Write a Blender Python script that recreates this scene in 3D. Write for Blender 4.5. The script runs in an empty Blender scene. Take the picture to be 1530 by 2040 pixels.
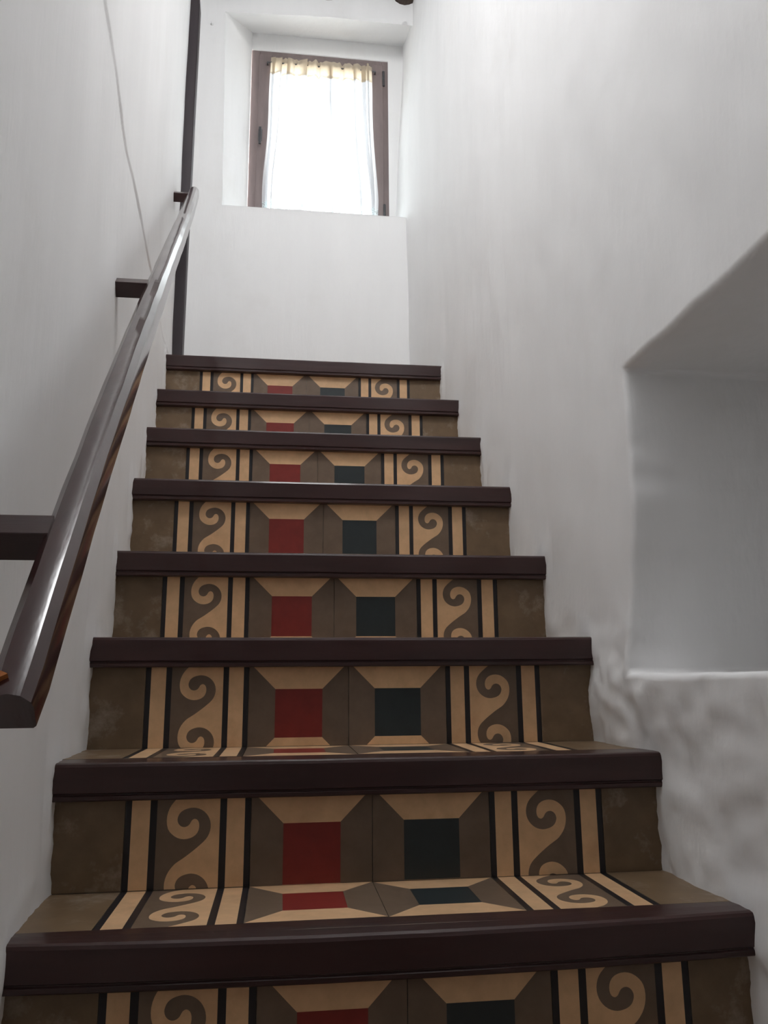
import bpy, bmesh, math, random
from mathutils import Vector, Matrix, noise
from mathutils.geometry import delaunay_2d_cdt

random.seed(7)
SC = bpy.context.scene
COL = SC.collection
ZO = 0.975                      # camera height above the lower hall floor (all z below are relative to the eye)

# ------------------------------------------------------------------ camera
cam_d = bpy.data.cameras.new('camera')
cam_d.sensor_fit = 'AUTO'
cam_d.sensor_width = 36.0
cam_d.lens = 27.935
cam_d.clip_start = 0.02
cam = bpy.data.objects.new('camera', cam_d)
R_ = Vector((0.9918953619, -0.1268449240, -0.0073454926))
U_ = Vector((-0.0192575699, -0.2072305194, 0.9781025804))
F_ = Vector((0.1255895577, 0.9700339567, 0.2079937160))
cam.matrix_world = Matrix(((R_.x, U_.x, -F_.x, 0), (R_.y, U_.y, -F_.y, 0), (R_.z, U_.z, -F_.z, ZO), (0, 0, 0, 1)))
COL.objects.link(cam)
SC.camera = cam

# ------------------------------------------------------------------ world, lights, exposure
SKY_STRENGTH = 9.0
FILL_POWER = 48.0
w = bpy.data.worlds.new('sky')
SC.world = w
w.use_nodes = True
nt = w.node_tree
nt.nodes.clear()
out = nt.nodes.new('ShaderNodeOutputWorld')
bg = nt.nodes.new('ShaderNodeBackground')
tc = nt.nodes.new('ShaderNodeTexCoord')
sep = nt.nodes.new('ShaderNodeSeparateXYZ')
rmp = nt.nodes.new('ShaderNodeValToRGB')
mr = nt.nodes.new('ShaderNodeMapRange')
mr.inputs[1].default_value = -1; mr.inputs[2].default_value = 1
nt.links.new(tc.outputs['Generated'], sep.inputs[0])
nt.links.new(sep.outputs[2], mr.inputs[0])
nt.links.new(mr.outputs[0], rmp.inputs[0])
rmp.color_ramp.elements[0].position = 0.42
rmp.color_ramp.elements[0].color = (0.34, 0.29, 0.24, 1)     # sunlit ground below the horizon
rmp.color_ramp.elements[1].position = 0.53
rmp.color_ramp.elements[1].color = (0.93, 0.96, 1.0, 1)      # bright hazy sky
nt.links.new(rmp.outputs[0], bg.inputs[0])
bg.inputs[1].default_value = SKY_STRENGTH
nt.links.new(bg.outputs[0], out.inputs[0])

def portal(name, loc, rot, sx, sy):
    d = bpy.data.lights.new(name, 'AREA')
    d.shape = 'RECTANGLE'; d.size = sx; d.size_y = sy
    d.cycles.is_portal = True
    o = bpy.data.objects.new(name, d)
    o.location = (loc[0], loc[1], loc[2] + ZO); o.rotation_euler = rot
    COL.objects.link(o)
portal('window_portal', (0.16, 3.90, 2.80), (-math.pi / 2, 0, 0), 0.80, 1.2)      # faces -y into the stairwell

ld = bpy.data.lights.new('added_fill_light', 'POINT')  # added soft fill high over the stairs, out of view, no fixture behind it
ld.energy = FILL_POWER; ld.color = (0.975, 0.985, 1.0); ld.shadow_soft_size = 0.28
lo = bpy.data.objects.new('added_fill_light', ld)
lo.location = (0.14, 0.95, ZO + 3.10)
COL.objects.link(lo)

SC.view_settings.view_transform = 'Standard'
SC.view_settings.look = 'None'
SC.view_settings.exposure = 0.38
SC.view_settings.gamma = 1.0
SC.view_settings.use_curve_mapping = False
SC.cycles.max_bounces = 8
SC.cycles.diffuse_bounces = 5
SC.cycles.use_adaptive_sampling = True
SC.cycles.adaptive_threshold = 0.05
SC.cycles.transparent_max_bounces = 8
SC.cycles.use_denoising = True

# ------------------------------------------------------------------ materials
def mat(name, col, rough=0.6, spec=0.4, var=0.10, vscale=9.0, bump=0.0, bscale=60.0, stretch=(1, 1, 1),
        coat=0.0, stain=None, objvar=0.0, bump2=None):
    m = bpy.data.materials.new(name)
    m.use_nodes = True
    n = m.node_tree.nodes; l = m.node_tree.links
    b = n['Principled BSDF']
    b.inputs['Roughness'].default_value = rough
    b.inputs['Specular IOR Level'].default_value = spec
    if coat:
        b.inputs['Coat Weight'].default_value = coat
        b.inputs['Coat Roughness'].default_value = 0.12
    t = n.new('ShaderNodeTexCoord')
    mp = n.new('ShaderNodeMapping'); mp.inputs['Scale'].default_value = stretch
    l.new(t.outputs['Object'], mp.inputs[0])
    nz = n.new('ShaderNodeTexNoise'); nz.inputs['Scale'].default_value = vscale
    nz.inputs['Detail'].default_value = 4; nz.inputs['Roughness'].default_value = 0.62
    l.new(mp.outputs[0], nz.inputs['Vector'])
    r = n.new('ShaderNodeMapRange')
    r.inputs[1].default_value = 0.3; r.inputs[2].default_value = 0.7
    r.inputs[3].default_value = 1 - var; r.inputs[4].default_value = 1 + var
    l.new(nz.outputs['Fac'], r.inputs[0])
    fac = r.outputs[0]
    if objvar:
        oi = n.new('ShaderNodeObjectInfo')
        r2 = n.new('ShaderNodeMapRange'); r2.inputs[3].default_value = 1 - objvar; r2.inputs[4].default_value = 1 + objvar
        l.new(oi.outputs['Random'], r2.inputs[0])
        mm = n.new('ShaderNodeMath'); mm.operation = 'MULTIPLY'
        l.new(fac, mm.inputs[0]); l.new(r2.outputs[0], mm.inputs[1]); fac = mm.outputs[0]
    mx = n.new('ShaderNodeVectorMath'); mx.operation = 'SCALE'
    mx.inputs[0].default_value = col
    l.new(fac, mx.inputs['Scale'])
    colsock = mx.outputs[0]
    if stain:
        scol, sscale, lo_, hi_, amt = stain
        n2 = n.new('ShaderNodeTexNoise'); n2.inputs['Scale'].default_value = sscale
        n2.inputs['Detail'].default_value = 5; n2.inputs['Roughness'].default_value = 0.68
        l.new(t.outputs['Object'], n2.inputs['Vector'])
        r3 = n.new('ShaderNodeMapRange'); r3.inputs[1].default_value = lo_; r3.inputs[2].default_value = hi_
        r3.inputs[3].default_value = 0; r3.inputs[4].default_value = amt
        l.new(n2.outputs['Fac'], r3.inputs[0])
        mc = n.new('ShaderNodeMix'); mc.data_type = 'RGBA'
        l.new(r3.outputs[0], mc.inputs[0]); l.new(colsock, mc.inputs[6]); mc.inputs[7].default_value = (*scol, 1)
        colsock = mc.outputs[2]
    l.new(colsock, b.inputs['Base Color'])
    prev = None
    for bb in ([(bump, bscale, stretch)] if bump else []) + (bump2 or []):
        st, sc_, sr = bb
        mp2 = n.new('ShaderNodeMapping'); mp2.inputs['Scale'].default_value = sr
        l.new(t.outputs['Object'], mp2.inputs[0])
        n3 = n.new('ShaderNodeTexNoise'); n3.inputs['Scale'].default_value = sc_; n3.inputs['Detail'].default_value = 3
        l.new(mp2.outputs[0], n3.inputs['Vector'])
        bp = n.new('ShaderNodeBump'); bp.inputs['Strength'].default_value = 1.0; bp.inputs['Distance'].default_value = st
        l.new(n3.outputs['Fac'], bp.inputs['Height'])
        if prev: l.new(prev.outputs[0], bp.inputs['Normal'])
        prev = bp
    if prev: l.new(prev.outputs[0], b.inputs['Normal'])
    return m

M_PLASTER = mat('white_plaster', (0.885, 0.882, 0.880), 0.75, 0.25, 0.03, 3.0, 0.0018, 30, (1, 1, 0.16),
                stain=((0.70, 0.68, 0.64), 1.7, 0.56, 0.78, 0.25), bump2=[(0.006, 5, (1, 1, 0.4)), (0.0004, 120, (1, 1, 0.4))])
M_PLASTER_R = mat('rough_white_plaster', (0.885, 0.882, 0.880), 0.75, 0.25, 0.03, 3.0, 0.0022, 24, (1, 1, 0.22),
                  stain=((0.70, 0.68, 0.64), 1.7, 0.56, 0.78, 0.25), bump2=[(0.008, 4.5, (1, 1, 0.5)), (0.0005, 80, (1, 1, 0.6))])
M_WOOD = mat('dark_varnished_wood', (0.036, 0.0130, 0.0120), 0.38, 0.36, 0.28, 20, 0.0006, 70, (0.12, 1, 1), coat=0.35)
M_RAIL = mat('glossy_dark_wood', (0.036, 0.0110, 0.0105), 0.24, 0.5, 0.25, 24, 0.0009, 60, (1, 0.35, 0.35), coat=0.6)
M_CHIP = mat('bare_orange_wood', (0.35, 0.12, 0.035), 0.6, 0.3, 0.3, 60)
M_POST = mat('dark_post_wood', (0.034, 0.026, 0.030), 0.5, 0.4, 0.25, 14, 0.0006, 50, (1, 1, 0.1))
M_FRAME = mat('glare_hazed_brown_frame', (0.21, 0.165, 0.16), 0.5, 0.4, 0.15, 18, 0.0003, 70, (1, 1, 0.2))  # dark brown wood, greyed and lightened: window glare haze put into the colour
M_IRON = mat('dark_iron', (0.06, 0.06, 0.065), 0.45, 0.5, 0.2, 30)
M_LOG = mat('aged_log_wood', (0.085, 0.065, 0.055), 0.8, 0.2, 0.4, 14, 0.003, 30, (1, 0.15, 1))
M_CEIL = mat('whitewashed_ceiling', (0.82, 0.82, 0.82), 0.8, 0.2, 0.05, 4, 0.003, 12)
M_GROUT = mat('cement_grout', (0.16, 0.14, 0.115), 0.9, 0.15, 0.3, 30)
M_FLOOR = mat('cement_floor', (0.24, 0.20, 0.165), 0.5, 0.3, 0.2, 6)
OV = 0.07
M_CREAM = mat('cement_tile_cream', (0.69, 0.44, 0.245), 0.42, 0.4, 0.10, 30, objvar=OV,
              stain=((0.46, 0.24, 0.12), 9.0, 0.56, 0.80, 0.5))
M_GREY = mat('cement_tile_grey', (0.165, 0.115, 0.080), 0.42, 0.4, 0.12, 26, objvar=OV,
             stain=((0.13, 0.085, 0.05), 8, 0.5, 0.75, 0.6))
M_PLAIN = mat('cement_tile_plain', (0.172, 0.113, 0.064), 0.42, 0.4, 0.14, 22, objvar=OV,
              stain=((0.36, 0.30, 0.24), 13, 0.55, 0.70, 0.6))
M_RED = mat('cement_tile_red', (0.215, 0.026, 0.020), 0.42, 0.4, 0.10, 30, objvar=OV)
M_GREEN = mat('cement_tile_green', (0.026, 0.034, 0.036), 0.42, 0.4, 0.10, 30, objvar=OV)
M_BLACK = mat('cement_tile_black', (0.018, 0.016, 0.018), 0.42, 0.4, 0.10, 30, objvar=OV)
TILE_MATS = [M_CREAM, M_GREY, M_PLAIN, M_RED, M_GREEN, M_BLACK, M_GROUT]
CREAM, GREY, PLAIN, RED, GREEN, BLACK, GROUT = range(7)

def curtain_mat(name, col, transp, lace=False):
    m = bpy.data.materials.new(name); m.use_nodes = True
    n = m.node_tree.nodes; l = m.node_tree.links
    n.clear()
    o = n.new('ShaderNodeOutputMaterial')
    tr = n.new('ShaderNodeBsdfTransparent')
    tl = n.new('ShaderNodeBsdfTranslucent'); tl.inputs[0].default_value = (*col, 1)
    df = n.new('ShaderNodeBsdfDiffuse'); df.inputs[0].default_value = (*col, 1)
    m1 = n.new('ShaderNodeMixShader'); m1.inputs[0].default_value = 0.5
    l.new(tl.outputs[0], m1.inputs[1]); l.new(df.outputs[0], m1.inputs[2])
    m2 = n.new('ShaderNodeMixShader'); m2.inputs[0].default_value = 1 - transp
    l.new(tr.outputs[0], m2.inputs[1]); l.new(m1.outputs[0], m2.inputs[2])
    t = n.new('ShaderNodeTexCoord')
    if lace:
        v = n.new('ShaderNodeTexVoronoi'); v.inputs['Scale'].default_value = 140
        l.new(t.outputs['Object'], v.inputs['Vector'])
        r = n.new('ShaderNodeMapRange'); r.inputs[1].default_value = 0.25; r.inputs[2].default_value = 0.4
        r.inputs[3].default_value = 0.1; r.inputs[4].default_value = 0.95
        l.new(v.outputs['Distance'], r.inputs[0]); l.new(r.outputs[0], m2.inputs[0])
    else:
        wv = n.new('ShaderNodeTexNoise'); wv.inputs['Scale'].default_value = 500
        l.new(t.outputs['Object'], wv.inputs['Vector'])
        r = n.new('ShaderNodeMapRange'); r.inputs[3].default_value = 1 - transp - 0.1; r.inputs[4].default_value = 1 - transp + 0.1
        l.new(wv.outputs['Fac'], r.inputs[0]); l.new(r.outputs[0], m2.inputs[0])
    l.new(m2.outputs[0], o.inputs[0])
    return m
M_SHEER = curtain_mat('sheer_white_voile', (0.80, 0.81, 0.83), 0.08)
M_HEADER = curtain_mat('gathered_cream_voile', (0.70, 0.62, 0.50), 0.03)
M_LACE = curtain_mat('white_lace', (0.80, 0.86, 0.88), 0.3, True)

def glass_mat():
    m = bpy.data.materials.new('window_glass'); m.use_nodes = True
    n = m.node_tree.nodes; l = m.node_tree.links; n.clear()
    o = n.new('ShaderNodeOutputMaterial')
    tr = n.new('ShaderNodeBsdfTransparent'); tr.inputs[0].default_value = (0.93, 0.96, 0.95, 1)
    gl = n.new('ShaderNodeBsdfGlossy'); gl.inputs['Roughness'].default_value = 0.02
    mx = n.new('ShaderNodeMixShader'); mx.inputs[0].default_value = 0.06
    l.new(tr.outputs[0], mx.inputs[1]); l.new(gl.outputs[0], mx.inputs[2]); l.new(mx.outputs[0], o.inputs[0])
    return m
M_GLASS = glass_mat()

# ------------------------------------------------------------------ helpers
def link(name, bm, mats, parent=None, smooth=False, shift=True):
    """One bmesh -> one mesh object; coordinates are relative to the eye, shifted up by ZO."""
    me = bpy.data.meshes.new(name)
    if shift:
        bmesh.ops.translate(bm, verts=bm.verts, vec=(0, 0, ZO))
    bm.normal_update()
    bm.to_mesh(me); bm.free()
    for m in (mats if isinstance(mats, list) else [mats]):
        me.materials.append(m)
    if smooth:
        for p in me.polygons: p.use_smooth = True
    o = bpy.data.objects.new(name, me)
    COL.objects.link(o)
    if parent:
        o.parent = parent
        o.matrix_parent_inverse = parent.matrix_basis.inverted()
    return o

def empty(name, loc):
    o = bpy.data.objects.new(name, None)
    o.location = (loc[0], loc[1], loc[2] + ZO)
    o.empty_display_size = 0.1
    COL.objects.link(o)
    return o

def tag(o, label, cat, group=None):
    o['label'] = label; o['category'] = cat
    if group: o['group'] = group
    return o

def struct(o, label=None):
    o['kind'] = 'structure'
    if label: o['label'] = label
    return o

def box(bm, x0, x1, y0, y1, z0, z1, bev=0.0, mi=0):
    vs = [bm.verts.new((x, y, z)) for x in (x0, x1) for y in (y0, y1) for z in (z0, z1)]
    q = [(0, 1, 3, 2), (4, 6, 7, 5), (0, 4, 5, 1), (2, 3, 7, 6), (0, 2, 6, 4), (1, 5, 7, 3)]
    fs = [bm.faces.new([vs[i] for i in f]) for f in q]
    for f in fs: f.material_index = mi
    if bev:
        es = list({e for f in fs for e in f.edges})
        bmesh.ops.bevel(bm, geom=es, offset=bev, segments=2, affect='EDGES', profile=0.5)
    return vs

def sweep(bm, rings, closed=True, cap=True, mi=0):
    """Skin a list of vertex rings (lists of Vectors)."""
    vr = [[bm.verts.new(p) for p in r] for r in rings]
    n = len(rings[0])
    for a, b in zip(vr, vr[1:]):
        for i in range(n if closed else n - 1):
            f = bm.faces.new((a[i], a[(i + 1) % n], b[(i + 1) % n], b[i])); f.material_index = mi
    if cap:
        bm.faces.new(vr[0][::-1]); bm.faces.new(vr[-1])
    return vr

def interp(x, xs, ys):
    if x <= xs[0]: return ys[0] + (ys[1] - ys[0]) / (xs[1] - xs[0]) * (x - xs[0])
    if x >= xs[-1]: return ys[-1] + (ys[-1] - ys[-2]) / (xs[-1] - xs[-2]) * (x - xs[-1])
    for i in range(len(xs) - 1):
        if x <= xs[i + 1]:
            return ys[i] + (ys[i + 1] - ys[i]) * (x - xs[i]) / (xs[i + 1] - xs[i])

def sstep(a, b, x):
    t = max(0, min(1, (x - a) / (b - a))); return t * t * (3 - 2 * t)

def nz(x, y, z): return noise.noise(Vector((x, y, z)))

# ------------------------------------------------------------------ stair measurements (metres, eye at 0)
Y = [1.1438, 1.3736, 1.6234, 1.8784, 2.1242, 2.3774, 2.6304, 2.8705]
Z = [-0.3225, -0.1250, 0.0882, 0.3006, 0.5371, 0.7616, 0.9793, 1.2067]
XL = [-0.3339, -0.3518, -0.3727, -0.3967, -0.4092, -0.4214, -0.4294, -0.4440]
XR = [0.6845, 0.6678, 0.6575, 0.6455, 0.6370, 0.6254, 0.6141, 0.6000]
T = [-0.2226, -0.2430, -0.2620, -0.2759, -0.2908, -0.2974, -0.3171, -0.3219]
# two more steps run down behind the lower edge of the picture
Y = [0.6500, 0.8970] + Y
Z = [-0.7575, -0.5400] + Z
XL = [-0.310, -0.322] + XL
XR = [0.704, 0.694] + XR
T = [-0.195, -0.209] + T
NOSE_H = 0.0585
INSET = 0.020
TILE = 0.2
YB = 3.48                        # back wall plane

def left_x(y): return -0.2685 - 0.0631 * y
def right_x(y): return 0.7340 - 0.0462 * y

# ------------------------------------------------------------------ walls
def frange(a, b, step):
    n = max(1, int(round((b - a) / step)))
    return [a + (b - a) * i / n for i in range(n + 1)]

def lines(breaks, step):
    out_ = []
    for a, b in zip(breaks, breaks[1:]):
        out_ += frange(a, b, step)[:-1]
    return out_ + [breaks[-1]]

Z_FLOOR, Z_CEIL, Y_HALL = -0.975, 3.64, -4.5

def left_surf(y, z):
    x = left_x(y) if y > 0.9 else left_x(0.9) + (0.9 - y) * 0.03
    x += 0.010 * nz(y * 1.3, z * 1.1, 3.1) + 0.0035 * nz(y * 4.5, z * 3.2, 9.3)
    # old plaster seam running along the wall
    zs = interp(y, [1.0, 1.32, 1.53, 1.66, 1.86, 2.26, 2.8], [1.31, 1.262, 1.222, 1.190, 1.204, 1.228, 1.235]) + 0.004 * nz(y * 16, 0, 2)
    x += (0.0032 + 0.0022 * nz(y * 5, 2, 2)) * sstep(zs - 0.004, zs + 0.006, z) * (1 - 0.8 * sstep(zs + 0.05, zs + 0.7, z)) * sstep(0.9, 1.4, y) * (1 - 0.7 * sstep(2.3, 2.9, y))
    x -= 0.002 * math.exp(-((z - zs + 0.003) / 0.004) ** 2) * sstep(1.2, 1.5, y) * max(0.0, 0.5 + nz(y * 6, 3, 3))
    # plaster swells where it meets the ends of the steps
    i = max([k for k in range(len(Y)) if Y[k] <= y + 0.02], default=0)
    d = z - Z[i]
    near = math.exp(-max(d, 0) / 0.06) * (1 if y > Y[0] else 0)
    x += near * (0.006 + 0.004 * nz(y * 24, z * 24, 4.4) + 0.003 * nz(y * 50, z * 50, 6.4))
    return x

def wall_left():
    bm = bmesh.new()
    ys = lines([Y_HALL, 0.85], 0.05)[:-1] + lines([0.85, 2.95], 0.014)[:-1] + lines([2.95, YB + 0.02], 0.03)
    zs = lines([Z_FLOOR - 0.05, -0.5], 0.05)[:-1] + lines([-0.5, 1.15], 0.014)[:-1] + lines([1.15, 1.33], 0.005)[:-1] + lines([1.33, 2.4, Z_CEIL], 0.026)
    g = [[bm.verts.new((left_surf(y, z), y, z)) for z in zs] for y in ys]
    for i in range(len(ys) - 1):
        for j in range(len(zs) - 1):
            bm.faces.new((g[i][j], g[i + 1][j], g[i + 1][j + 1], g[i][j + 1]))
    bmesh.ops.reverse_faces(bm, faces=bm.faces)
    o = link('wall_left', bm, M_PLASTER, smooth=True)
    s = o.modifiers.new('thick', 'SOLIDIFY'); s.thickness = 0.12; s.offset = 1
    struct(o, 'white lime plastered wall behind the handrail')
    return o
wall_left()

N_Y0, N_Y1, N_Z0, N_Z1, N_D = 0.36, 1.425, 0.012, 0.612, 0.42
def right_surf(y, z):
    x = right_x(y) if y > 0.9 else right_x(0.9) + (0.9 - y) * 0.02
    x += 0.055 * sstep(2.3, 3.5, z) * sstep(2.6, 3.6, y)
    x += 0.014 * nz(y * 1.6 + 4, z * 0.8, 7.7) + 0.005 * nz(y * 4.2, z * 2.0, 1.3)
    low = 1 - sstep(-0.05, 0.25, z)
    x += low * (0.0045 * nz(y * 8, z * 8, 5.5) + 0.005 * nz(y * 21, z * 21, 8.5) + 0.0026 * nz(y * 45, z * 45, 1.5))
    x += 0.0025 * nz(y * 13, z * 6, 4.1)
    # lumpy plaster below the sill and at its far corner
    d = math.hypot((y - 1.46) / 0.20, (z + 0.02) / 0.10)
    x -= 0.014 * math.exp(-d * d) + 0.010 * math.exp(-d * d) * nz(y * 30, z * 30, 2.2)
    i = max([k for k in range(len(Y)) if Y[k] <= y + 0.02], default=0)
    x -= math.exp(-max(z - Z[i], 0) / 0.05) * (0.003 + 0.004 * nz(y * 26, z * 26, 14.4) + 0.003 * nz(y * 52, z * 52, 6.9)) * (1 if y > Y[0] else 0)
    return x

def wall_right():
    bm = bmesh.new()
    ys = lines([Y_HALL, N_Y0], 0.05)[:-1] + lines([N_Y0, N_Y1, 2.95], 0.014)[:-1] + lines([2.95, YB + 0.32], 0.024)
    zs = lines([Z_FLOOR - 0.05, -0.45], 0.05)[:-1] + lines([-0.45, N_Z0, N_Z1, 1.3], 0.014)[:-1] + lines([1.3, Z_CEIL + 0.02], 0.03)
    iy0, iy1 = ys.index(N_Y0), ys.index(N_Y1)
    jz0, jz1 = zs.index(N_Z0), zs.index(N_Z1)
    def pos(i, j):
        y, z = ys[i], zs[j]
        yy, zz = y, z
        # the niche outline is hand made: its edges wander
        inz = sstep(N_Z0 - 0.12, N_Z0, z) * (1 - sstep(N_Z1, N_Z1 + 0.12, z))
        iny = sstep(N_Y0 - 0.12, N_Y0, y) * (1 - sstep(N_Y1, N_Y1 + 0.12, y))
        yy += inz * (0.045 * (1 - sstep(0.0, 0.5, z)) + 0.007 * nz(z * 8, 1, 1) + 0.003 * nz(z * 25, 1, 7) - 0.012) * math.exp(-((y - N_Y1) / 0.12) ** 2)
        zz += iny * (0.040 * (N_Y1 - y) + 0.005 * nz(y * 9, 3, 1) - 0.008) * math.exp(-((z - N_Z1) / 0.12) ** 2)
        zz += iny * (0.005 * nz(y * 9, 8, 1) - 0.002) * math.exp(-((z - N_Z0) / 0.10) ** 2)
        return Vector((right_surf(yy, zz), yy, zz))
    g = [[bm.verts.new(pos(i, j)) for j in range(len(zs))] for i in range(len(ys))]
    for i in range(len(ys) - 1):
        for j in range(len(zs) - 1):
            if iy0 <= i < iy1 and jz0 <= j < jz1: continue
            bm.faces.new((g[i][j], g[i][j + 1], g[i + 1][j + 1], g[i + 1][j]))
    # the recess itself
    loop = [(i, jz0) for i in range(iy0, iy1)] + [(iy1, j) for j in range(jz0, jz1)] + \
           [(i, jz1) for i in range(iy1, iy0, -1)] + [(iy0, j) for j in range(jz1, jz0, -1)]
    prev = [g[i][j] for i, j in loop]
    for k in range(1, 13):
        ring = []
        for (i, j) in loop:
            p = g[i][j].co.copy()
            p.x += N_D * k / 12
            p.y += 0.004 * nz(p.x * 8, p.z * 5, 3) ; p.z += 0.004 * nz(p.x * 8, p.y * 5, 6)
            ring.append(bm.verts.new(p))
        n = len(loop)
        for a in range(n):
            bm.faces.new((prev[a], prev[(a + 1) % n], ring[(a + 1) % n], ring[a]))
        prev = ring
    bm.faces.new(prev)
    bmesh.ops.recalc_face_normals(bm, faces=bm.faces)
    # make sure they look into the stairwell (-x)
    bm.faces.ensure_lookup_table()
    if bm.faces[0].normal.x > 0:
        bmesh.ops.reverse_faces(bm, faces=bm.faces)
    o = link('wall_right', bm, M_PLASTER_R, smooth=True)
    b = o.modifiers.new('soft', 'BEVEL'); b.limit_method = 'ANGLE'; b.angle_limit = math.radians(48)
    b.width = 0.011; b.segments = 3
    struct(o, 'lumpy white plastered wall with a deep square niche')
    return o
wall_right()

# back wall with the deep window opening
WX0, WZ0 = -0.330, 2.232          # opening, left edge and sill, in the room face
IX0, IX1, IZ0, IZ1, IY = -0.205, 0.525, 2.255, 3.352, 3.745   # window hole in the inner return
XEND = 0.80
def opening_top(x): return 3.318 + 0.06 * (x + 0.33)
def wall_back():
    bm = bmesh.new()
    xs = lines([-0.75, WX0, XEND], 0.03)
    zs = lines([0.9, WZ0, 3.318, Z_CEIL], 0.03)
    iw = xs.index(WX0); j0 = zs.index(WZ0); j1 = zs.index(3.318)
    def pos(i, j):
        x, z = xs[i], zs[j]
        xx, zz = x, z
        if j == j1 and i >= iw: zz = opening_top(x) + 0.003 * nz(x * 9, 1, 4)
        if i == iw and j0 <= j <= j1:
            xx = x + 0.010 - 0.018 * (z - WZ0) + 0.003 * nz(z * 8, 2, 4)
        if j == j0 and i >= iw: zz = z + 0.002 * nz(x * 9, 5, 4)
        return Vector((xx, YB + 0.005 * nz(xx * 2.2, zz * 2.2, 6.6), zz))
    g = [[bm.verts.new(pos(i, j)) for j in range(len(zs))] for i in range(len(xs))]
    for i in range(len(xs) - 1):
        for j in range(len(zs) - 1):
            if i >= iw and j0 <= j < j1: continue
            bm.faces.new((g[i][j], g[i + 1][j], g[i + 1][j + 1], g[i][j + 1]))
    # splayed reveal: sill, left cheek, soffit
    path = [(i, j0) for i in range(len(xs) - 1, iw, -1)] + [(iw, j) for j in range(j0, j1)] + [(i, j1) for i in range(iw, len(xs))]
    TOPR = 3.457
    def inner(i, j):
        x, z = xs[i], zs[j]
        tx = (x - WX0) / (XEND - WX0); tz = (z - WZ0) / (3.318 - WZ0)
        return Vector((IX0 - 0.012 + (XEND - IX0 + 0.012) * tx, IY, IZ0 - 0.004 + (TOPR - IZ0 + 0.004) * tz))
    prev = [g[i][j] for i, j in path]
    n = len(path)
    for k in range(1, 9):
        t = k / 8
        ring = []
        for a, (i, j) in enumerate(path):
            p = g[i][j].co.lerp(inner(i, j), t)
            if k < 8: p += Vector((0.003 * nz(p.y * 9, p.z * 4, 1), 0, 0.003 * nz(p.y * 9, p.x * 4, 2)))
            ring.append(bm.verts.new(p))
        for a in range(n - 1):
            bm.faces.new((prev[a], prev[a + 1], ring[a + 1], ring[a]))
        prev = ring
    # inner return round the window hole (right of it and above it)
    def quadgrid(x0, x1, z0, z1):
        ax, az = frange(x0, x1, 0.06), frange(z0, z1, 0.06)
        q = [[bm.verts.new((x, IY, z)) for z in az] for x in ax]
        for i in range(len(ax) - 1):
            for j in range(len(az) - 1):
                bm.faces.new((q[i][j], q[i + 1][j], q[i + 1][j + 1], q[i][j + 1]))
    quadgrid(IX1, XEND, IZ0 - 0.004, IZ1)
    quadgrid(IX0 - 0.012, IX1, IZ1, TOPR)
    quadgrid(IX1, XEND, IZ1, TOPR)
    # depth of the hole towards the frame
    for pts in ([(IX1, IZ0 - 0.004), (IX1, IZ1)], [(IX1, IZ1), (IX0 - 0.012, IZ1)]):
        (xa, za), (xb, zb) = pts
        bm.faces.new([bm.verts.new(p) for p in ((xa, IY, za), (xb, IY, zb), (xb, IY + 0.06, zb), (xa, IY + 0.06, za))])
    bmesh.ops.remove_doubles(bm, verts=bm.verts, dist=0.0005)
    o = link('wall_back', bm, M_PLASTER, smooth=True)
    b = o.modifiers.new('soft', 'BEVEL'); b.limit_method = 'ANGLE'; b.angle_limit = math.radians(35)
    b.width = 0.010; b.segments = 3
    struct(o, 'white plastered end wall with the deep window recess')
wall_back()

def simple(name, m, boxes, label):
    bm = bmesh.new()
    for bb in boxes: box(bm, *bb)
    return struct(link(name, bm, m), label)

# outer masonry that closes the window hole, and the hall behind the camera
simple('wall_outer', M_PLASTER, [(-1.0, IX0 - 0.02, 3.76, 3.90, 0.9, Z_CEIL + 0.1), (IX1 + 0.02, 1.2, 3.76, 3.90, 0.9, Z_CEIL + 0.1),
                                 (IX0 - 0.02, IX1 + 0.02, 3.76, 3.90, 0.9, IZ0 - 0.05), (IX0 - 0.02, IX1 + 0.02, 3.76, 3.90, IZ1 + 0.02, Z_CEIL + 0.1)],
       'outer masonry round the window')
simple('wall_front', M_PLASTER, [(-0.6, -0.2, Y_HALL - 0.12, Y_HALL, Z_FLOOR - 0.05, Z_CEIL), (-0.2, 1.1, Y_HALL - 0.12, Y_HALL, Z_FLOOR - 0.05, Z_CEIL)], 'plastered wall of the lower hall')
simple('floor', M_FLOOR, [(-0.6, 1.1, Y_HALL - 0.12, 0.60, Z_FLOOR - 0.10, Z_FLOOR)], 'cement floor of the lower hall')
simple('landing_floor', M_FLOOR, [(-0.72, 0.75, Y[-1] + 0.27, YB + 0.03, Z[-1] - 0.18, Z[-1])], 'floor of the upper landing')

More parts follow.
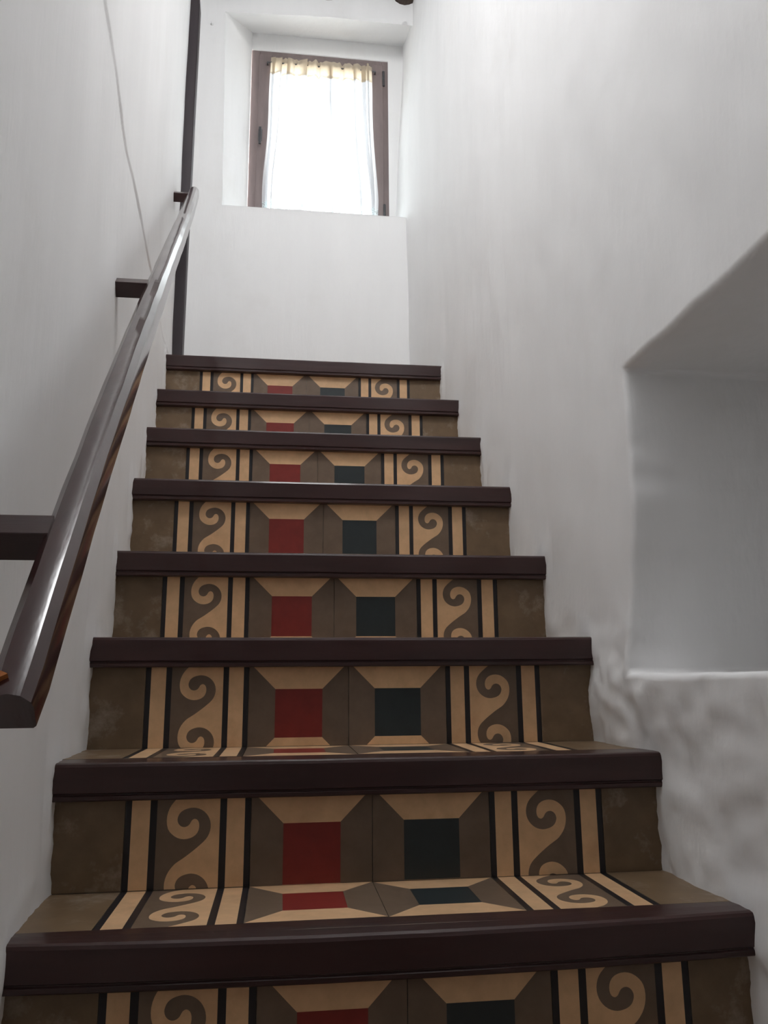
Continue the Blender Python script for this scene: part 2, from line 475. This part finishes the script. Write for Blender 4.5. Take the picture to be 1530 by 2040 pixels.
bm = bmesh.new()
box(bm, -0.9, 1.2, Y_HALL - 0.15, YB + 0.45, Z_CEIL - 0.02, Z_CEIL + 0.12)
ceil = struct(link('ceiling', bm, M_CEIL), 'whitewashed ceiling carried by dark log beams')
for k, (bx, bz, br) in enumerate([(0.578, 3.535, 0.064), (0.174, 3.520, 0.068), (-0.22, 3.545, 0.060)]):
    bm = bmesh.new()
    rings = []
    for yy in frange(-4.4, YB + 0.1, 0.12):
        cx = bx + 0.012 * nz(yy * 1.2, k * 7, 1) + (0.0 if yy > 2 else 0.0); cz = bz + 0.006 * nz(yy * 1.5, k * 7, 4)
        rr = br * (1 + 0.08 * nz(yy * 2, k, 9))
        rings.append([Vector((cx + rr * (1 + 0.10 * nz(math.cos(a) * 2, math.sin(a) * 2, yy * 3 + k)) * math.cos(a), yy, cz + rr * (1 + 0.10 * nz(math.cos(a) * 2, math.sin(a) * 2, yy * 3 + k)) * math.sin(a)))
                      for a in [2 * math.pi * q / 16 for q in range(16)]])
    sweep(bm, rings)
    bmesh.ops.recalc_face_normals(bm, faces=bm.faces)
    link('log_beam', bm, M_LOG, ceil, smooth=True)

# ------------------------------------------------------------------ patterned cement tiles
def swirl_boundary():
    """Edge between grey and cream over one repeat of the running scroll, u right 0..1, v down 0..1."""
    raw = [(722, 140), (655, 185), (610, 220), (555, 290), (520, 370), (507, 460), (520, 550), (560, 610), (620, 655), (690, 672), (760, 660),
           (815, 625), (845, 570), (850, 510), (838, 470), (818, 452), (797, 449), (772, 466), (750, 505), (725, 528), (690, 537),
           (655, 525), (630, 495), (620, 455), (628, 415), (650, 375), (690, 345), (740, 328), (790, 322), (850, 335), (905, 370),
           (945, 420), (968, 480), (972, 550), (955, 620), (920, 680), (860, 740), (790, 800), (700, 870)]
    pts = [((x - 410 + 0.03 * (y - 220)) / 667, (y - 140) / 730) for x, y in raw]
    # smooth once with Catmull-Rom subdivision
    res = []
    for i in range(len(pts) - 1):
        p0 = pts[i - 1] if i > 0 else (pts[-2][0], pts[-2][1] - 1)
        p1, p2 = pts[i], pts[i + 1]
        p3 = pts[i + 2] if i + 2 < len(pts) else (pts[1][0], pts[1][1] + 1)
        res.append(p1)
        res.append(tuple((-p0[k] + 9 * p1[k] + 9 * p2[k] - p3[k]) / 16 for k in (0, 1)))
    return res            # the next repeat begins where this one stops

def build_patterns():
    pats = {}
    S = TILE
    # centre tiles: bevelled frame round a square of colour
    a, b = 0.265 * S, 0.735 * S
    for name, cm in (('red', RED), ('green', GREEN)):
        V = [(0, 0), (S, 0), (S, S), (0, S), (a, a), (b, a), (b, b), (a, b)]
        Fc = [((0, 1, 5, 4), CREAM), ((1, 2, 6, 5), GREY), ((2, 3, 7, 6), CREAM), ((3, 0, 4, 7), GREY), ((4, 5, 6, 7), cm)]
        pats[name] = (V, Fc)
    pats['plain'] = ([(0, 0), (S, 0), (S, S), (0, S)], [((0, 1, 2, 3), PLAIN)])
    # border tile: stripes and a running scroll
    ed = [0, .05, .195, .25, .75, .805, .95, 1.0]
    cols = [BLACK, CREAM, BLACK, None, BLACK, CREAM, BLACK]
    V, Fc = [], []
    for k in range(7):
        if cols[k] is None: continue
        n = len(V)
        V += [(ed[k] * S, 0), (ed[k + 1] * S, 0), (ed[k + 1] * S, S), (ed[k] * S, S)]
        Fc.append(((n, n + 1, n + 2, n + 3), cols[k]))
    sb = swirl_boundary()
    path = [(u, v * 0.5) for u, v in sb] + [(u, 0.5 + v * 0.5) for u, v in sb] + [(sb[0][0], 1.0)]
    fx0, fx1 = ed[3] * S, ed[4] * S
    pl = [(fx0 + u * (fx1 - fx0), S * (1 - v)) for u, v in path]
    np_ = len(pl)
    vin = [Vector(p) for p in pl] + [Vector((fx1, 0)), Vector((fx1, S)), Vector((fx0, S)), Vector((fx0, 0))]
    cream_face = list(range(np_)) + [np_, np_ + 1]            # along the scroll, then down the right side
    grey_face = list(range(np_))[::-1] + [np_ + 2, np_ + 3]
    r = delaunay_2d_cdt(vin, [], [cream_face, grey_face], 1, 1e-7)
    n = len(V)
    V += [tuple(v) for v in r[0]]
    for f, orig in zip(r[2], r[5]):
        Fc.append((tuple(n + i for i in f), CREAM if 0 in orig else GREY))
    pats['border'] = (V, Fc)
    pats['border_turned'] = ([(S - x, S - y) for x, y in V], Fc)
    return pats
PATS = build_patterns()

def tile(name, pat, lo, hi, place, parent, gap=0.0006, depth=0.012):
    """lo/hi: part of the 20 cm tile that is used (u0, w0), (u1, w1); place(u, w, d) -> world point."""
    V, Fc = PATS[pat]
    bm = bmesh.new()
    vs = [bm.verts.new((x, y, 0)) for x, y in V]
    for f, m in Fc:
        try: fc = bm.faces.new([vs[i] for i in f])
        except ValueError: continue
        fc.material_index = m
    bmesh.ops.remove_doubles(bm, verts=bm.verts, dist=1e-6)
    bm.normal_update()
    for f in bm.faces:
        if f.normal.z < 0: f.normal_flip()
    for co, no in (((lo[0] + gap, 0, 0), (-1, 0, 0)), ((hi[0] - gap, 0, 0), (1, 0, 0)), ((0, lo[1] + gap, 0), (0, -1, 0)), ((0, hi[1] - gap, 0), (0, 1, 0))):
        bmesh.ops.bisect_plane(bm, geom=bm.verts[:] + bm.edges[:] + bm.faces[:], plane_co=co, plane_no=no, clear_outer=True, dist=1e-7)
    rim = [e for e in bm.edges if e.is_boundary]
    ex = bmesh.ops.extrude_edge_only(bm, edges=rim)
    for e in ex['geom']:
        if isinstance(e, bmesh.types.BMVert): e.co.z = -depth
        elif isinstance(e, bmesh.types.BMFace): e.material_index = GROUT
    jit = random.uniform(-0.0004, 0.0004)
    ja, jb = random.uniform(-0.002, 0.002), random.uniform(-0.002, 0.002)
    for v in bm.verts:
        v.co = place(v.co.x, v.co.y, v.co.z + jit + ja * (v.co.x - 0.1) + jb * (v.co.y - 0.1))
    return link(name, bm, TILE_MATS, parent)

def plain_tile(name, x0, x1, H, place, parent):
    """Cut plain tile between the wall and the border; wider than 20 cm never happens here."""
    V = [(0, 0), (x1 - x0, 0), (x1 - x0, H), (0, H)]
    bm = bmesh.new()
    g = 0.0006
    vs = [bm.verts.new((max(g, min(x1 - x0 - g, x)), max(g, min(H - g, y)), 0)) for x, y in V]
    f = bm.faces.new(vs); f.material_index = PLAIN
    ex = bmesh.ops.extrude_edge_only(bm, edges=bm.edges[:])
    for e in ex['geom']:
        if isinstance(e, bmesh.types.BMVert): e.co.z = -0.012
        elif isinstance(e, bmesh.types.BMFace): e.material_index = GROUT
    jit = random.uniform(-0.0004, 0.0004)
    for v in bm.verts:
        v.co = place(v.co.x + x0, v.co.y, v.co.z + jit)
    return link(name, bm, TILE_MATS, parent)

# ------------------------------------------------------------------ staircase > step > riser_tile / tread_tile / nosing
stair = empty('staircase', (0.15, Y[0], Z_FLOOR))
tag(stair, 'straight staircase with patterned cement tile risers and dark wooden nosings', 'staircase')
WID = 0.02                       # tiles and nosings run this far into the plaster
NS = len(Y)
for i in range(NS):
    y0 = Y[i] + INSET
    zt = Z[i]
    zb = Z[i - 1] if i else Z_FLOOR
    ynext = (Y[i + 1] + INSET) if i + 1 < NS else Y[i] + 0.27
    # masonry body
    bm = bmesh.new()
    box(bm, XL[i] - 0.03, XR[i] + 0.03, y0 + 0.0025, ynext + 0.10, zb - 0.20, zt - 0.003)
    step = link('step', bm, M_GROUT, stair)
    step['label'] = ('tiled step, %s' % (['hidden below the picture', 'below the picture edge', 'nearest in view', 'second', 'third', 'fourth', 'fifth', 'sixth', 'seventh', 'topmost, at the landing'][i]
                     + ('' if i in (0, 1, 2, 9) else ' from the bottom of the picture')))
    # nosing
    nd = ynext - TILE - Y[i] if i + 1 < NS else 0.06
    prof = [(nd, 0), (0.030, 0.0006), (0.007, 0.0), (0.002, -0.0018), (0, -0.006), (0, -0.0455), (0.0030, -0.0475), (0.0030, -0.0490),
            (0.0008, -0.0510), (0.0008, -0.0565), (0.0028, -NOSE_H), (nd, -NOSE_H)]
    bm = bmesh.new()
    rings = []
    sag = 0.007 if i == 2 else 0.0012
    x0, x1 = XL[i] - WID, XR[i] + WID
    for q in range(33):
        t = q / 32
        x = x0 + (x1 - x0) * t
        dz = -sag * 4 * t * (1 - t) + 0.0005 * nz(x * 9, i * 3, 1)
        dy = -0.4 * sag * 4 * t * (1 - t) + 0.0008 * nz(x * 7, i * 3, 5)
        rings.append([Vector((x, Y[i] + a + (dy if a < 0.02 else 0), zt + b + dz * max(0.0, 1 - a / nd) * (1 if b > -0.02 else 0.8))) for a, b in prof])
    sweep(bm, rings)
    bmesh.ops.recalc_face_normals(bm, faces=bm.faces)
    link('nosing', bm, M_WOOD, step)
    # riser tiles
    H = zt - NOSE_H - zb
    V0 = 0.009                                       # hidden under the nosing
    def pr(u, wv, d, xo=0.0): return Vector((u + xo, y0 - d, zb + wv))
    w1 = TILE - V0; w0 = max(0.0, w1 - H)
    names = ['border', 'red', 'green', 'border_turned']
    for k in range(4):
        xo = T[i] + TILE * k
        tile('riser_tile', names[k], (0, w0), (TILE, min(TILE, w1 + 0.004)),
             lambda u, wv, d, xo=xo, w0=w0: Vector((u + xo, y0 - d, zb + wv - w0)), step)
    for xa, xb in ((XL[i] - WID, T[i]), (T[i] + 4 * TILE, XR[i] + WID)):
        plain_tile('riser_tile', xa, xb, H + 0.004, lambda u, wv, d: Vector((u, y0 - d, zb + wv)), step)
    # tread tiles
    j = min(i + 1, NS - 1)
    for k in range(4):
        xo = T[j] + TILE * k
        tile('tread_tile', names[k], (0, 0), (TILE, TILE),
             lambda u, wv, d, xo=xo: Vector((u + xo, ynext - TILE + wv, zt + d)), step)
    for xa, xb in ((XL[i] - WID, T[j]), (T[j] + 4 * TILE, XR[i] + WID)):
        plain_tile('tread_tile', xa, xb, TILE, lambda u, wv, d: Vector((u, ynext - TILE + wv, zt + d)), step)

# ------------------------------------------------------------------ handrail > rail, bracket
RY = [0.735, 0.85, 1.057, 1.312, 1.787, 2.43, 2.98]
RZ = [-0.022, 0.100, 0.300, 0.540, 0.962, 1.490, 1.965]
RO = [0.086, 0.086, 0.086, 0.086, 0.086, 0.076, 0.070]
def rail_c(y):
    # gently smoothed polyline
    acc = Vector((0, 0, 0)); n = 0
    for k in range(-3, 4):
        yy = y + 0.05 * k
        acc += Vector((left_x(y) + interp(yy, RY, RO), y, interp(yy, RY, RZ))); n += 1
    return acc / n
handrail = empty('handrail', (rail_c(1.6).x, 1.6, rail_c(1.6).z - 0.03))
tag(handrail, 'dark glossy wooden handrail on square wall brackets along the left wall', 'handrail')
prof = [(-0.0185, -0.0255), (0.0185, -0.0255), (0.0215, -0.0225), (0.0218, 0.004), (0.0200, 0.0115), (0.0115, 0.0205), (0.0, 0.0232),
        (-0.0115, 0.0205), (-0.0200, 0.0115), (-0.0218, 0.004), (-0.0215, -0.0225)]
bm = bmesh.new()
rings = []
yl = frange(RY[0], RY[-1], 0.03)
for y in yl:
    c = rail_c(y)
    d = (rail_c(y + 0.02) - rail_c(y - 0.02)).normalized()
    side = d.cross(Vector((0, 0, 1))).normalized()
    up = side.cross(d).normalized()
    s = 1.0 + 0.03 * nz(y * 3, 1, 1) - (0.12 * sstep(2.6, 2.98, y)) - (0.10 if y in (yl[0], yl[-1]) else 0)
    rings.append([c + side * (a * s + 0.0012 * nz(y * 14, a * 60, 2)) + up * (b * s + 0.0012 * nz(y * 14, b * 60, 7)) for a, b in prof])
vr = sweep(bm, rings)
bmesh.ops.recalc_face_normals(bm, faces=bm.faces)
rail = link('rail', bm, [M_RAIL, M_CHIP], handrail, smooth=True)
b_ = rail.modifiers.new('split', 'EDGE_SPLIT'); b_.split_angle = math.radians(28)
# a chip of bare wood on the top of the lower end
bm = bmesh.new()
c = rail_c(0.745); d = (rail_c(0.765) - rail_c(0.725)).normalized(); side = d.cross(Vector((0, 0, 1))).normalized(); up = side.cross(d).normalized()
pts = [(-0.020, 0.0125, -0.002), (-0.012, 0.0222, 0.000), (-0.003, 0.0246, 0.004), (-0.010, 0.0232, 0.009), (-0.019, 0.0155, 0.006)]
top = [bm.verts.new(c + side * a + up * (b + 0.0012) + d * e) for a, b, e in pts]
bot = [bm.verts.new(c + side * a * 0.95 + up * (b - 0.004) + d * e) for a, b, e in pts]
bm.faces.new(top)
bm.faces.new(bot[::-1])
for k in range(5): bm.faces.new((top[k], bot[k], bot[(k + 1) % 5], top[(k + 1) % 5]))
bmesh.ops.recalc_face_normals(bm, faces=bm.faces)
ch = link('worn_patch', bm, M_CHIP, rail); ch['label'] = 'chip of bare orange wood'
for by, sz in ((0.915, 0.037), (1.660, 0.034), (2.850, 0.034)):
    c = rail_c(by); d = (rail_c(by + 0.02) - rail_c(by - 0.02)); d.x = 0; d.normalize()
    up = Vector((0, -d.z, d.y))
    bm = bmesh.new()
    h = sz / 2
    xs_ = [left_x(by) - 0.03, c.x]
    ring = lambda x: [Vector((x, c.y, c.z - 0.002)) + d * a * h + up * b * h for a, b in ((-1, -.94), (-.94, -1), (.94, -1), (1, -.94), (1, .94), (.94, 1), (-.94, 1), (-1, .94))]
    sweep(bm, [ring(x) for x in xs_])
    bmesh.ops.recalc_face_normals(bm, faces=bm.faces)
    link('bracket', bm, M_WOOD, handrail)

# ------------------------------------------------------------------ timber post at the head of the stair
bm = bmesh.new()
rings = []
for zz in frange(Z[-1], Z_CEIL - 0.005, 0.12):
    xr_ = -0.4265 + 0.0035 * sstep(1.6, 3.0, zz) + 0.0015 * nz(zz * 3, 1, 1)
    if zz > 3.05: xr_ -= 0.010 * sstep(2.95, 3.1, zz)
    xl_ = left_x(3.14) - 0.03
    rings.append([Vector(p) for p in ((xl_, 3.14, zz), (xr_ - 0.004, 3.14, zz), (xr_, 3.144, zz), (xr_, 3.196, zz), (xr_ - 0.004, 3.20, zz), (xl_, 3.20, zz))])
sweep(bm, rings)
bmesh.ops.recalc_face_normals(bm, faces=bm.faces)
post = tag(link('timber_post', bm, M_POST), 'tall dark wooden post standing on the landing against the left wall', 'post')

# ------------------------------------------------------------------ window_1
win = empty('window_1', (0.16, 3.78, IZ0)); struct(win, 'small brown wooden casement window')
FX0, FX1, FZ0, FZ1 = IX0 - 0.012, IX1 + 0.012, IZ0 - 0.03, IZ1 + 0.012
def bar(name, m, bb, parent, bev=0.003):
    bm = bmesh.new(); box(bm, *bb, bev=bev); return link(name, bm, m, parent)
bm = bmesh.new()
fw_ = 0.045
for bb in ((FX0, FX0 + fw_, 3.752, 3.80, FZ0, FZ1), (FX1 - fw_, FX1, 3.752, 3.80, FZ0, FZ1),
           (FX0 + fw_, FX1 - fw_, 3.752, 3.80, FZ1 - fw_, FZ1), (FX0 + fw_, FX1 - fw_, 3.752, 3.80, FZ0, FZ0 + fw_)):
    box(bm, *bb, bev=0.003)
link('window_frame', bm, M_FRAME, win)
sx0, sx1, sz0, sz1, sw = FX0 + fw_ - 0.006, FX1 - fw_ + 0.006, FZ0 + fw_ - 0.006, FZ1 - fw_ + 0.006, 0.070
bm = bmesh.new()
for bb in ((sx0, sx0 + sw, 3.744, 3.792, sz0, sz1), (sx1 - sw, sx1, 3.744, 3.792, sz0, sz1),
           (sx0 + sw, sx1 - sw, 3.744, 3.792, sz1 - sw, sz1), (sx0 + sw, sx1 - sw, 3.744, 3.792, sz0, sz0 + sw)):
    box(bm, *bb, bev=0.004)
sash = link('sash', bm, M_FRAME, win)
bm = bmesh.new(); box(bm, sx0 + sw - 0.008, sx1 - sw + 0.008, 3.768, 3.772, sz0 + sw - 0.008, sz1 - sw + 0.008)
link('pane', bm, M_GLASS, sash)
for hz in (3.235, 2.42):
    bm = bmesh.new()
    cx, cy = sx1 + 0.0015, 3.742
    sweep(bm, [[Vector((cx + 0.007 * math.cos(a), cy + 0.007 * math.sin(a), zz)) for a in [2 * math.pi * q / 10 for q in range(10)]] for zz in (hz - 0.045, hz - 0.043, hz + 0.043, hz + 0.045)])
    bmesh.ops.recalc_face_normals(bm, faces=bm.faces)
    link('hinge', bm, M_IRON, sash)
bm = bmesh.new()
hx = sx0 + 0.018
box(bm, hx - 0.010, hx + 0.010, 3.738, 3.745, 2.79, 2.86, bev=0.002)
box(bm, hx - 0.007, hx + 0.007, 3.715, 3.740, 2.842, 2.856, bev=0.002)
box(bm, hx - 0.007, hx + 0.007, 3.712, 3.722, 2.755, 2.856, bev=0.003)
link('handle', bm, M_IRON, sash)

# ------------------------------------------------------------------ curtain
cur = empty('curtain', (0.16, 3.725, 2.33))
tag(cur, 'sheer white gathered curtain with a scalloped lace hem hanging before the window', 'curtain')
def cedge(z):
    t = (3.285 - z) / (3.285 - 2.40)
    l = -0.113 - 0.026 * sstep(0, 1, t) - 0.004 * math.sin(t * 9)
    r = 0.433 + 0.034 * sstep(0.25, 0.95, t) - 0.006 * sstep(0.9, 1.05, t) + 0.003 * math.sin(t * 7)
    return l, r
PLEATS = [(0.035, 0.0, 0.018), (0.10, -0.02, 0.016), (0.185, -0.03, 0.024), (0.335, -0.01, 0.026), (0.575, 0.0, 0.034), (0.60, 0.01, 0.02), (0.83, 0.02, 0.020), (0.915, 0.03, 0.026), (0.96, 0.01, 0.02)]
def cpoint(s, z, extra=0.0):
    l, r = cedge(z)
    t = (3.285 - z) / 0.885
    ph = s * 2 * math.pi
    wob = 0.35 * nz(s * 6, t * 1.2, 3)
    amp = 0.0055 + 0.004 * t
    yv = 3.722 + amp * math.sin(ph * 9 + wob * 6) + 0.004 * math.sin(ph * 17 + 2 + 3 * wob) + extra
    ss = s + 0.006 * math.sin(ph * 9 + 1.2 + wob * 6) * sstep(0, 0.02, s) * sstep(0, 0.02, 1 - s)
    for si, dr, bb in PLEATS:                     # cloth folded back on itself in narrow pleats
        q = (s - si - dr * t) / 0.016
        if abs(q) < 3:
            ss -= 2.6 * bb * q * math.exp(-q * q)
            yv += 0.008 * q * math.exp(-q * q) - 0.004 * math.exp(-q * q)
    xv = l + (r - l) * ss
    return Vector((xv, yv, z))
def curtain_strip(name, m, zfun0, zfun1, nzs, extra=0.0, thick=0.0006):
    bm = bmesh.new(); NX = 420
    g = []
    for a in range(NX + 1):
        s = a / NX
        z0_, z1_ = zfun0(s), zfun1(s)
        g.append([bm.verts.new(cpoint(s, z0_ + (z1_ - z0_) * k / nzs, extra)) for k in range(nzs + 1)])
    for a in range(NX):
        for k in range(nzs):
            bm.faces.new((g[a][k], g[a + 1][k], g[a + 1][k + 1], g[a][k + 1]))
    return link(name, bm, m, cur, smooth=True)
def ruffle(s): return 3.288 + 0.004 * math.sin(s * 60) + 0.003 * math.sin(s * 131 + 1)
def hem(s): return 2.418 + 0.012 * abs(math.sin(s * math.pi * 5 + 0.4))
curtain_strip('curtain_cloth', M_SHEER, lambda s: hem(s), lambda s: 3.200, 40)
curtain_strip('curtain_header', M_HEADER, lambda s: 3.196 - 0.012 * abs(math.sin(s * 37)), ruffle, 12, -0.003)
curtain_strip('lace_trim', M_LACE, lambda s: hem(s) - 0.058 + 0.018 * (1 - abs(math.sin(s * math.pi * 5 + 0.4))), lambda s: hem(s), 6)
bm = bmesh.new()
sweep(bm, [[Vector((x, 3.726 + 0.004 * math.cos(a), 3.262 + 0.004 * math.sin(a))) for a in [2 * math.pi * q / 8 for q in range(8)]] for x in (-0.135, 0.455)])
bmesh.ops.recalc_face_normals(bm, faces=bm.faces)
link('curtain_rod', bm, M_IRON, cur)
for x in (-0.131, 0.451):
    bm = bmesh.new(); box(bm, x - 0.004, x + 0.004, 3.724, 3.746, 3.257, 3.267, bev=0.001); link('rod_hook', bm, M_IRON, cur)

# ------------------------------------------------------------------ small plastered-over nail on the end wall
bm = bmesh.new()
rings = []
for k in range(7):
    t = k / 6
    rr = [0.011, 0.0095, 0.006, 0.0055, 0.0055, 0.0075, 0.004][k]
    rings.append([Vector((-0.402 + rr * math.cos(a), YB + 0.004 - 0.022 * t, 3.240 - 0.004 * t + rr * math.sin(a))) for a in [2 * math.pi * q / 10 for q in range(10)]])
sweep(bm, rings)
bmesh.ops.recalc_face_normals(bm, faces=bm.faces)
tag(link('wall_nail', bm, M_PLASTER, smooth=True), 'whitewashed nail stub in the end wall left of the window', 'nail')
